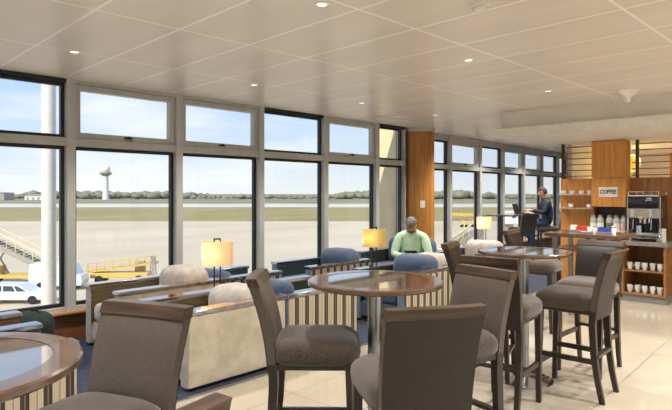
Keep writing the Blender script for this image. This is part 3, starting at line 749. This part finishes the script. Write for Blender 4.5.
# sign cabinet
t = thing('wall_cabinet', 'tall honey veneer cabinet with a sign, reaching up to the bulkhead', 'cabinet', (8.98,2.80,0))
bx('upper_door', (0,0,2.03), (.24,.485,.555), 'wood_panel', t, .003); bx('lower_door', (0,0,1.53), (.24,.485,.435), 'wood_panel', t, .003)
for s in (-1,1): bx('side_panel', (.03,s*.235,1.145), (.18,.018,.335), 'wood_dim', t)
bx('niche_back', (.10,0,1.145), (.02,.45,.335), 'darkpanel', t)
t = thing('coffee_sign', 'small white sign reading COFFEE on the wooden cabinet', 'sign', (8.856,2.80,1.535), 0)
bx('board', (0,0,0), (.008,.265,.15), 'sign', t)
fc = bpy.data.curves.new('lettering', 'FONT'); fc.body = 'COFFEE'; fc.size = .082; fc.align_x = 'CENTER'; fc.align_y = 'CENTER'; fc.extrude = .001; fc.offset = .0022; fc.space_character = 1.0
fo = bpy.data.objects.new('lettering', fc); C.objects.link(fo); bpy.context.view_layer.update()
lm = bpy.data.meshes.new_from_object(fo.evaluated_get(bpy.context.evaluated_depsgraph_get())); bpy.data.objects.remove(fo)
lm.materials.clear(); lm.materials.append(M['ink'])
lo_ = bpy.data.objects.new('lettering', lm); C.objects.link(lo_); lo_.parent = t; lo_.location = (-.006,0,0); lo_.rotation_euler = (PI/2,0,-PI/2); lo_.scale = (.82,1.0,1)
# niche counter with jars
t = thing('niche_counter', 'brown counter unit under the sign cabinet, a pale edged shelf on top', 'counter', (8.90,2.80,0))
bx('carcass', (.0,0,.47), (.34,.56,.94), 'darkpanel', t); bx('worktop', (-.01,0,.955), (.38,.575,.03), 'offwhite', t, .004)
def jar(label, y, fill):
    t = thing('glass_jar', label, 'jar', (8.83,y,.97), 0, 'jars on the niche counter')
    b = MB(); b.lathe([(0,0),(.042,0),(.046,.01),(.046,.10),(.036,.125),(.036,.13),(0,.13)], n=24); b.build('contents', fill, t, 'auto')
    b = MB(); b.lathe([(.0468,.1),(.047,.15),(.036,.175),(.036,.18)], n=24); b.build('glass_body', 'jarglass', t, 'auto')
    b = MB(); b.lathe([(0,.18),(.034,.18),(.038,.19),(.03,.215),(.012,.225),(0,.225)], n=24); b.build('lid', 'steel', t, 'auto')
jar('glass jar of white sugar, leftmost on the niche counter', 3.0, 'sugar'); jar('second glass jar of sugar from the left in the coffee niche', 2.90, 'sugar')
jar('glass jar with green and brown contents in the middle of the coffee niche', 2.77, 'beans'); jar('glass jar of white contents, second from the right in the coffee niche', 2.672, 'sugar'); jar('glass jar with pink contents, rightmost on the niche counter', 2.572, 'pink')
# cup shelves
for z, lab, n, ys in ((1.50,'upper glass shelf of cups on the honey panel',4,(3.52,3.38,3.24,3.11)), (1.285,'lower glass shelf of cups on the honey panel',2,(3.40,3.12))):
    t = thing('cup_shelf', lab, 'shelf', (CX-.024,3.33,z), 0, 'cup shelves')
    bx('board', (-.08,0,-.006), (.16,.55,.012), 'jarglass', t)
    for s in (-1,1): bx('bracket', (-.02,s*.24,-.02), (.04,.014,.016), 'steel', t)
    cup0 = None
    for q, y in enumerate(ys):
        place = ('leftmost','second from the left','third from the left','rightmost')[q] if n == 4 else ('left','right')[q]
        l2 = 'white cup on a saucer, %s on the %s cup shelf' % (place, 'upper' if n == 4 else 'lower')
        if cup0 is None: cup0 = make_cup(l2, (CX-.11,y,z), 'cups on the wall shelves', r=.042, h=.055)
        else: dup(cup0, l2, (CX-.11,y,z), .5, 'cups on the wall shelves')
# machine cabinet
t = thing('mug_cabinet', 'open oak cabinet under the coffee machine with two shelves of mugs', 'cabinet', (8.43,2.215,0))
bx('worktop', (.28,-.01,.815), (.60,.60,.055), 'greystone', t, .004)
for s in (-1,1): bx('side_panel', (.28,s*.265,.445), (.54,.03,.69), 'ply', t)
bx('back_panel', (.54,0,.445), (.02,.50,.69), 'wood_dim', t)
for z in (.115,.435): bx('shelf', (.28,0,z), (.53,.50,.022), 'ply', t)
bx('kick_plate', (.30,0,.05), (.50,.55,.10), 'greystone', t)
for z, nm, side_ in ((.126,'bottom',0),(.446,'top',1)):
    m0 = None
    for k in range(5):
        y = 2.215+.19-.095*k
        l2 = 'white mug on the %s cabinet shelf, %s' % (nm, ('leftmost','second from the left','in the middle','second from the right','rightmost')[k])
        if m0 is None: m0 = make_cup(l2, (8.52,y,z), 'mugs in the cabinet', 'mug', False, .039, .10, -1.2)
        else: dup(m0, l2, (8.52+.02*(k%2),y,z), -1.2+.3*k, 'mugs in the cabinet')
# coffee machine
t = thing('coffee_machine', 'large chrome and black coffee machine on the grey worktop at right', 'coffee machine', (8.47,2.225,.8425), 0)
w2 = .205
for sx in (.04,.40):
    for s in (-1,1):
        b = MB(); b.lathe([(.018,0),(.018,.05)], n=16); b.build('foot', 'chrome', t, 'auto', (sx,s*.17,0))
bx('lower_housing', (.23,0,.07), (.44,.41,.05), 'chrome', t, .008)
bx('rear_housing', (.32,0,.36), (.26,.40,.54), 'black', t, .01)
bx('top_fascia', (.11,0,.555), (.20,.40,.19), 'black', t, .015, 3)
bx('control_panel', (.10,0,.395), (.20,.40,.13), 'steel', t, .01)
bx('display', (-.002,.02,.40), (.006,.16,.09), 'vehgrey', t); 
for k in range(4):
    for s in (-1,1): bx('button', (-.003,.02+s*(.115+.0*k),.36+.026*k), (.008,.03,.016), 'white', t)
for s in (-1,1):
    bx('side_frame', (.05,s*.2,.33), (.035,.02,.60), 'chrome', t, .006)
b = MB(); b.cyl((.10,.0,.33),(.10,.0,.25),.03,.02); b.cyl((.10,.055,.33),(.10,.055,.26),.014); b.cyl((.10,-.055,.33),(.10,-.055,.26),.014); b.build('brew_group', 'chrome', t, 'auto')
bx('portafilter_label', (-.003,.03,.335), (.006,.045,.028), 'yellow', t)
b = MB(); b.cyl((.03,-.10,.31),(.0,-.10,.17),.007,n=10); b.cyl((.03,.13,.31),(.0,.13,.17),.007,n=10); b.build('steam_wand', 'chrome', t, 'auto')
bx('drip_tray', (.11,0,.105), (.22,.39,.025), 'steel', t, .004)
b = MB()
for s in (-1,1): b.cyl((.02,s*.19,.695),(.42,s*.19,.695),.007,n=8)
b.cyl((.02,-.19,.695),(.02,.19,.695),.007,n=8); b.cyl((.42,-.19,.695),(.42,.19,.695),.007,n=8)
for x in (.02,.42):
    for y in (-.19,0,.19): b.cyl((x,y,.64),(x,y,.695),.006,n=8)
b.build('cup_rail', 'chrome', t, 'auto')
bx('top_plate', (.22,0,.64), (.43,.40,.02), 'chrome', t, .004)
b = MB()
for k in range(4): b.box((.006,-.05-.016*k,.60), (.006,.010,.018))
for k in range(6): b.box((.006,-.035-.014*k,.575), (.006,.009,.008))
b.build('badge', 'white', t)
b = MB(); b.lathe([(0,0),(.038,0),(.034,.10),(.03,.10),(0,.01)], n=20)
b.build('milk_jug', 'chrome', t, 'auto', (.09,.07,.118))
# stacked cups right of the machine
c0 = None
for k in range(4):
    l2 = 'white cup stacked beside the coffee machine, %s of four' % ('lowest','second from the bottom','third from the bottom','topmost')[k]
    loc = (8.50,1.975,.8425+.045*k)
    if c0 is None: c0 = make_cup(l2, loc, 'cups stacked by the machine', 'paper_cup', False, .032, .055, 2.)
    else: dup(c0, l2, loc, 2., 'cups stacked by the machine')

# long service table with sachet holders
t = thing('service_table', 'long brown wooden high table in front of the coffee bar', 'table', (6.78,2.35,0))
bx('tabletop', (0,0,1.03), (.62,.82,.045), 'table_rim', t, .006)
for sx in (-1,1):
    for sy in (-1,1): bx('leg', (sx*.24,.09+sy*.22,.505), (.05,.05,1.01), 'steel', t, .004)
bx('under_shelf', (0,0,.86), (.56,.7,.03), 'table_rim', t)
def caddy(label, x, y, m1, m2, rz):
    t = thing('sachet_caddy', label, 'sachet holder', (x,y,1.0525), rz, 'sachet holders on the long table')
    bx('tray', (0,0,.012), (.12,.16,.024), 'steel', t, .004)
    for k in range(4): bx('sachet', (-.035+.023*k,.035,.05), (.014,.06,.055), m1, t, .002, 2, (0,.12,0))
    for k in range(4): bx('sachet', (-.035+.023*k,-.035,.045), (.014,.06,.045), m2, t, .002, 2, (0,.12,0))
caddy('holder with red and white sachets on the long table', 6.72, 2.36, 'red', 'sugar', .5)
caddy('holder with white and red sachets at the left end of the long table', 6.85, 2.52, 'sugar', 'red', .1)
caddy('holder with blue sachets on the long table', 6.68, 2.15, 'blue', 'blue', .2)
for x, y, l2 in ((6.7,2.06,'steel shaker right of the blue sachets'),(6.69,2.255,'steel shaker left of the blue sachets')):
    t = thing('shaker', l2, 'shaker', (x,y,1.0525), 0, 'shakers on the long table')
    b = MB(); b.lathe([(0,0),(.025,0),(.022,.07),(0,.07)], n=18); b.build('body', 'porcelain', t, 'auto')
    b = MB(); b.lathe([(.022,.07),(.022,.085),(.012,.095),(0,.096)], n=18); b.build('cap', 'steel', t, 'auto')
# servery behind the louvres
struct(bx('wall_servery', (12.6,.65,1.2), (.1,6,2.4), 'offwhite'), 'pale back wall of the servery behind the slats', 'wall')
struct(bx('wall_servery_side', (10.9,3.50,1.2), (3.4,.06,2.4), 'offwhite'), 'pale side wall of the servery', 'wall')
t = thing('pendant_lamp', 'large cream round pendant shade behind the slats over the cup shelves', 'pendant lamp', (10.35,3.05,0))
b = MB(); b.lathe([(0,1.86),(.16,1.87),(.26,1.92),(.30,2.02),(.27,2.12),(.2,2.17),(.18,2.17)], n=40); b.build('shade', 'shade_y', t, 'auto'); b = MB(); b.cyl((0,0,2.15),(0,0,2.32),.012); b.build('rod', 'bronze', t)
t = thing('pendant_lamp', 'wide cream pendant shade behind the slats at the right edge', 'pendant lamp', (10.6,1.75,0))
b = MB(); b.lathe([(0,1.98),(.1,1.97),(.3,1.92),(.42,1.80),(.43,1.76),(.41,1.77)], n=40); b.build('shade', 'shade_y', t, 'auto'); b = MB(); b.cyl((0,0,1.96),(0,0,2.32),.012); b.build('rod', 'white', t)
struct(bx('trim_7', (12.53,2.25,1.2), (.04,1.1,2.4), 'wood_panel'), 'orange wood panel on the servery back wall', 'wall panel')

# ------------------------------------------------------------------ airfield outside (apron 6.9 m below the lounge floor)
GZ = -6.9
def plane_strip(name, d0, d1, z, m, label, cat, wid=4000):
    b = MB(); a = [out(-wid,d0,z), out(wid,d0,z), out(wid,d1,z), out(-wid,d1,z)]
    b.bm.faces.new([b.bm.verts.new(p) for p in a]); return struct(b.build(name, m), label, cat)
b = MB(); b.prism(OUTL, CZ+.2, CZ+.5, 'z'); struct(b.build('roof', 'offwhite'), 'roof slab over the lounge', 'roof')
b = MB(); b.box((7,1.9,-3.6), (22.4,8.4,6.6)); struct(b.build('lower_storey', 'cream'), 'lower storey of the terminal', 'building')
plane_strip('tarmac', -200, 4000, GZ, 'tarmac', 'pale concrete apron outside the windows', 'apron')
plane_strip('grass_near', 165, 325, GZ+.03, 'grass', 'dry grass strip beyond the apron', 'grass')
plane_strip('runway', 325, 430, GZ+.05, 'runway', 'pale runway across the airfield', 'runway')
plane_strip('grass_far', 430, 4000, GZ+.06, 'scrub', 'scrub land between runway and trees', 'grass')
b = MB()
for k in range(1500):
    la = random.uniform(-900, 1200); d = random.uniform(760, 1000); h = random.uniform(5,9)+3*math.sin(la*.013)+2*math.sin(la*.041)
    b.ball(out(la, d, GZ+h*.5), h*.6, 1, (random.uniform(1.1,1.9),random.uniform(1.1,1.9),.9))
o = b.build('treeline', 'trees', None, True); tag(o, 'low dark belt of trees along the horizon', 'trees', kind='stuff')
# control tower
t = thing('control_tower', 'white radar tower with a round head on the horizon', 'tower', out(-292,700,GZ))
b = MB(); b.lathe([(4.2,0),(3.6,6),(3.2,30),(3.4,31)], n=24); b.build('shaft', 'conc', t, 'auto')
b = MB(); b.lathe([(3.4,30),(7.5,33),(7.5,34.5),(0,34.5)], n=24); b.build('gallery', 'vehgrey', t, 'auto')
b = MB(); b.ball((0,0,38), 5.6, 3); b.build('radome', 'conc', t, True)
# sheds
def shed(label, lat, d, w, h, dep, wm):
    t = thing('airport_shed', label, 'building', out(lat,d,GZ), math.atan2(R.y,R.x), 'airport sheds on the horizon')
    bx('wall', (0,0,h/2), (w,dep,h), wm, t); b = MB(); b.prism([(-w/2-.6,h),(w/2+.6,h),(w/2,h+.8),(0,h+2.2),(-w/2,h+.8)], -dep/2-.5, dep/2+.5); b.build('roof', 'steelroof', t)
    for k in range(4): bx('door', (-w*.36+w*.24*k,-dep/2-.1,h*.35), (w*.12,.2,h*.7), 'vehgrey', t)
shed('grey shed on the horizon at the left edge', -400, 640, 42, 8, 20, 'vehgrey'); shed('low white shed right of the grey one on the horizon', -352, 655, 26, 5, 16, 'conc')
# mast right outside the glass
t = thing('light_mast', 'white floodlight mast just outside the leftmost window', 'mast', out(-5.15,9.9,GZ))
b = MB(); b.lathe([(.15,0),(.12,8),(.11,14)], n=24); b.build('pole', 'white', t, 'auto'); b = MB(); b.lathe([(0,.1),(.3,.1),(.3,0),(0,0)], n=24); b.build('base_flange', 'conc', t, 'auto')
b = MB(); b.box((0,0,14.1), (1.6,.3,.3)); b.build('lamp_head', 'vehgrey', t)
# cream fin wall
struct(bx('wall_fin', (8.2,6.52,-1.0), (.28,.62,9), 'cream'), 'cream wall fin standing out from the facade beside the column', 'wall')
ra = math.atan2(R.y, R.x)
def wheels(t, pts, r, w):
    for x, y in pts:
        b = MB(); b.cyl((x,y-w/2,r),(x,y+w/2,r),r,n=20); b.build('wheel', 'tyre', t, 'auto')
# white car
t = thing('estate_car', 'white car parked on the apron at the left edge', 'car', out(-24.4,42.5,GZ), ra+.05)
b = MB(); b.prism([(-2.3,.35),(2.2,.35),(2.3,.6),(2.2,.85),(1.15,.98),(.35,1.45),(-1.7,1.5),(-2.2,1.0),(-2.32,.7)], -.85, .85); b.build('body', 'vehwhite', t)
b = MB(); b.prism([(.95,.98),(.3,1.38),(-1.6,1.42),(-1.98,1.0)], -.862, .862); b.build('side_window', 'vehglass', t)
b = MB(); b.prism([(.2,.9),(.3,.9),(.0,1.46),(-.1,1.46)], -.868, .868); b.prism([(-.85,.9),(-.75,.9),(-.75,1.47),(-.85,1.47)], -.868, .868); b.build('pillar', 'vehwhite', t)
wheels(t, [(-1.45,-.8),(1.4,-.8),(-1.45,.8),(1.4,.8)], .33, .2)
# white van
t = thing('panel_van', 'white van on the apron behind the mast', 'van', out(-24.2,48.5,GZ), ra+.1)
b = MB(); b.prism([(-2.3,.4),(2.0,.4),(2.1,.8),(2.0,1.25),(1.6,1.4),(1.2,2.2),(-2.2,2.3),(-2.3,1.2)], -.9, .9); b.build('body', 'vehwhite', t)
b = MB(); b.prism([(1.5,1.4),(1.12,2.05),(.4,2.05),(.4,1.4)], -.912, .912); b.build('side_window', 'vehglass', t)
bx('grille', (1.98,0,.7), (.06,1.2,.25), 'vehgrey', t); wheels(t, [(-1.3,-.85),(1.2,-.85),(-1.3,.85),(1.2,.85)], .36, .22)
# boarding stairs
def stairs(label, loc, rz, group='boarding stairs'):
    t = thing('boarding_stairs', label, 'boarding stairs', loc, rz, group)
    b = MB(); b.prism([(4.2,.5),(4.4,.9),(-2.2,4.1),(-3.6,4.1),(-3.6,3.6),(-2.4,3.6)], -.8, .8); b.build('stair_flight', 'vehgrey', t)
    b = MB()
    for k in range(16):
        x = 4.2-.4*k; z = .95+.195*k; b.box((x,0,z+.05), (.3,1.5,.04))
    b.build('tread', 'vehgrey', t)
    for s in (-1,1):
        b = MB(); b.cyl((4.3,s*.8,1.9),(-2.2,s*.8,5.1),.05,n=8); b.cyl((-2.2,s*.8,5.1),(-3.6,s*.8,5.1),.05,n=8)
        b.cyl((4.3,s*.8,1.45),(-2.2,s*.8,4.6),.035,n=8)
        for k in range(9): x = 4.3-.81*k; z = .9+.4*k; b.cyl((x,s*.8,z),(x,s*.8,z+1),.035,n=6)
        b.build('handrail', 'cream', t)
    b = MB(); b.box((0,0,.65), (6.5,1.7,.3)); b.box((-2.4,.0,1.1), (1.6,1.8,.9)); b.build('chassis', 'yellow', t)
    b = MB()
    for s in (-1,1): b.cyl((-2.8,s*.6,.8),(-1.2,s*.6,3.5),.08,n=8); b.cyl((-1.2,s*.6,.8),(-2.8,s*.6,3.7),.08,n=8)
    b.build('lift_brace', 'vehgrey', t)
    wheels(t, [(-2.2,-.8),(2.4,-.8),(-2.2,.8),(2.4,.8)], .4, .25)
    return t
s0 = stairs('boarding stairs with yellow chassis on the apron at the left edge', out(-30.0,52,GZ), ra)
dup(s0, 'boarding stairs seen through the first far window beside the wooden column', out(13.3,62,GZ), ra+PI+.5, 'boarding stairs')
# belt loader
t = thing('belt_loader', 'yellow baggage belt loader beyond the beige armchairs', 'belt loader', out(-20.2,52,GZ), ra+.08)
b = MB(); b.box((0,0,.75), (5.2,1.6,.45), .05); b.build('chassis', 'yellow', t)
b = MB(); b.prism([(-3.1,.95),(3.3,1.75),(3.3,1.95),(-3.1,1.15)], -.45, .45); b.build('conveyor', 'yellow', t)
b = MB()
for k in range(9): x = -2.9+.75*k; z = 1.15+.094*k; b.cyl((x,-.5,z),(x,-.5,z+.7),.035,n=6)
b.cyl((-2.9,-.5,1.85),(3.2,-.5,2.6),.045,n=8); b.cyl((-2.9,-.5,1.5),(3.2,-.5,2.25),.03,n=8); b.build('side_rail', 'yellow', t)
b = MB(); b.box((1.6,.5,1.5), (.9,.6,1.0), .05); b.build('cab', 'vehgrey', t)
wheels(t, [(-1.8,-.75),(1.8,-.75),(-1.8,.75),(1.8,.75)], .38, .25)
t = thing('lattice_mast', 'small dark lattice mast right of the yellow belt loader', 'mast', out(-16.9,51,GZ), 0)
b = MB()
for sx in (-.25,.25):
    for sy in (-.25,.25): b.cyl((sx,sy,0),(sx*.5,sy*.5,2.6),.05,n=6)
for k in range(5):
    z = .25+.5*k; b.cyl((-.25,-.25,z),(.22,-.22,z+.4),.035,n=6); b.cyl((.25,.25,z),(-.22,.22,z+.4),.035,n=6)
b.build('lattice_frame', 'vehgrey', t); bx('footing', (0,0,.1), (.8,.8,.2), 'conc', t)
# low parked tugs and a yellow boom seen through the far windows
tug0 = None
for la, d, l2 in ((31.5,136,'left yellow tug on the apron through the far windows'),(34.2,136,'right yellow tug on the apron through the far windows')):
    if tug0 is None:
        tug0 = thing('baggage_tug', l2, 'baggage tug', out(la,d,GZ), ra, 'yellow tugs on the apron')
        b = MB(); b.box((0,0,.8), (1.5,1.2,.8), .1); b.box((-.3,0,1.4), (.6,1.1,.6), .08); b.build('body', 'yellow', tug0); wheels(tug0, [(-.5,-.5),(.5,-.5),(-.5,.5),(.5,.5)], .35, .25)
    else: dup(tug0, l2, out(la,d,GZ), ra, 'yellow tugs on the apron')
t = thing('boom_gantry', 'long yellow boom on posts beyond the yellow tugs', 'barrier', out(38,170,GZ), ra)
bx('boom', (0,0,1.7), (8.5,.8,1.0), 'yellow', t, .1)
for x in (-3.5,0,3.5): bx('post', (x,0,.6), (.4,.4,1.2), 'vehgrey', t)
t = thing('jet_bridge', 'pale boarding bridge on legs seen through the far windows', 'boarding bridge', out(30.5,100,GZ), ra+.35)
b = MB(); b.box((4.5,0,4.0), (9,2.4,2.4), .1); b.build('tunnel', 'vehwhite', t)
for x in (1,7.5): bx('leg', (x,0,1.4), (.7,1.6,2.8), 'vehgrey', t)
for k in range(5): bx('window', (1.2+1.6*k,-1.21,4.3), (.9,.04,.7), 'vehglass', t)

# ------------------------------------------------------------------ sky and sun
w = bpy.data.worlds.new('sky'); scene.world = w; w.use_nodes = True; nt = w.node_tree; nt.nodes.clear(); N, L = nt.nodes, nt.links
ow = N.new('ShaderNodeOutputWorld'); bg = N.new('ShaderNodeBackground'); tc = N.new('ShaderNodeTexCoord'); sx = N.new('ShaderNodeSeparateXYZ')
L.new(tc.outputs['Generated'], sx.inputs[0])
r = N.new('ShaderNodeValToRGB'); els = r.color_ramp.elements
els[0].position = 0.; els[0].color = (*lin((226,232,234)),1); els[1].position = .62; els[1].color = (*lin((120,176,232)),1)
for p, c in ((.06,(206,222,236)),(.16,(182,211,240)),(.32,(150,196,240))): e = els.new(p); e.color = (*lin(c),1)
L.new(sx.outputs[2], r.inputs[0])
mp = N.new('ShaderNodeMapping'); mp.inputs['Scale'].default_value = (1.6,1.6,6.5); L.new(tc.outputs['Generated'], mp.inputs[0])
nz = N.new('ShaderNodeTexNoise'); nz.inputs['Scale'].default_value = 2.2; nz.inputs['Detail'].default_value = 7; nz.inputs['Roughness'].default_value = .55; L.new(mp.outputs[0], nz.inputs['Vector'])
rc = N.new('ShaderNodeValToRGB'); rc.color_ramp.elements[0].position = .46; rc.color_ramp.elements[1].position = .72; L.new(nz.outputs['Fac'], rc.inputs[0])
mix = N.new('ShaderNodeMix'); mix.data_type = 'RGBA'; L.new(rc.outputs[0], mix.inputs[0]); L.new(r.outputs[0], mix.inputs[6]); mix.inputs[7].default_value = (*lin((240,242,243)),1)
L.new(mix.outputs[2], bg.inputs[0]); bg.inputs[1].default_value = .78; L.new(bg.outputs[0], ow.inputs[0])
sun = bpy.data.lights.new('sun', 'SUN'); sun.energy = 3.05; sun.angle = .01; sun.color = (1,.94,.84); so = bpy.data.objects.new('sun', sun); C.objects.link(so)
so.rotation_euler = Vector((-.75,-.22,.63)).to_track_quat('Z','Y').to_euler()

scene.view_settings.view_transform = 'Standard'; scene.view_settings.look = 'None'; scene.view_settings.gamma = 1; scene.view_settings.exposure = 0.62
scene.view_settings.use_curve_mapping = False
scene.cycles.diffuse_bounces = 6; scene.cycles.max_bounces = 12; scene.cycles.transparent_max_bounces = 16
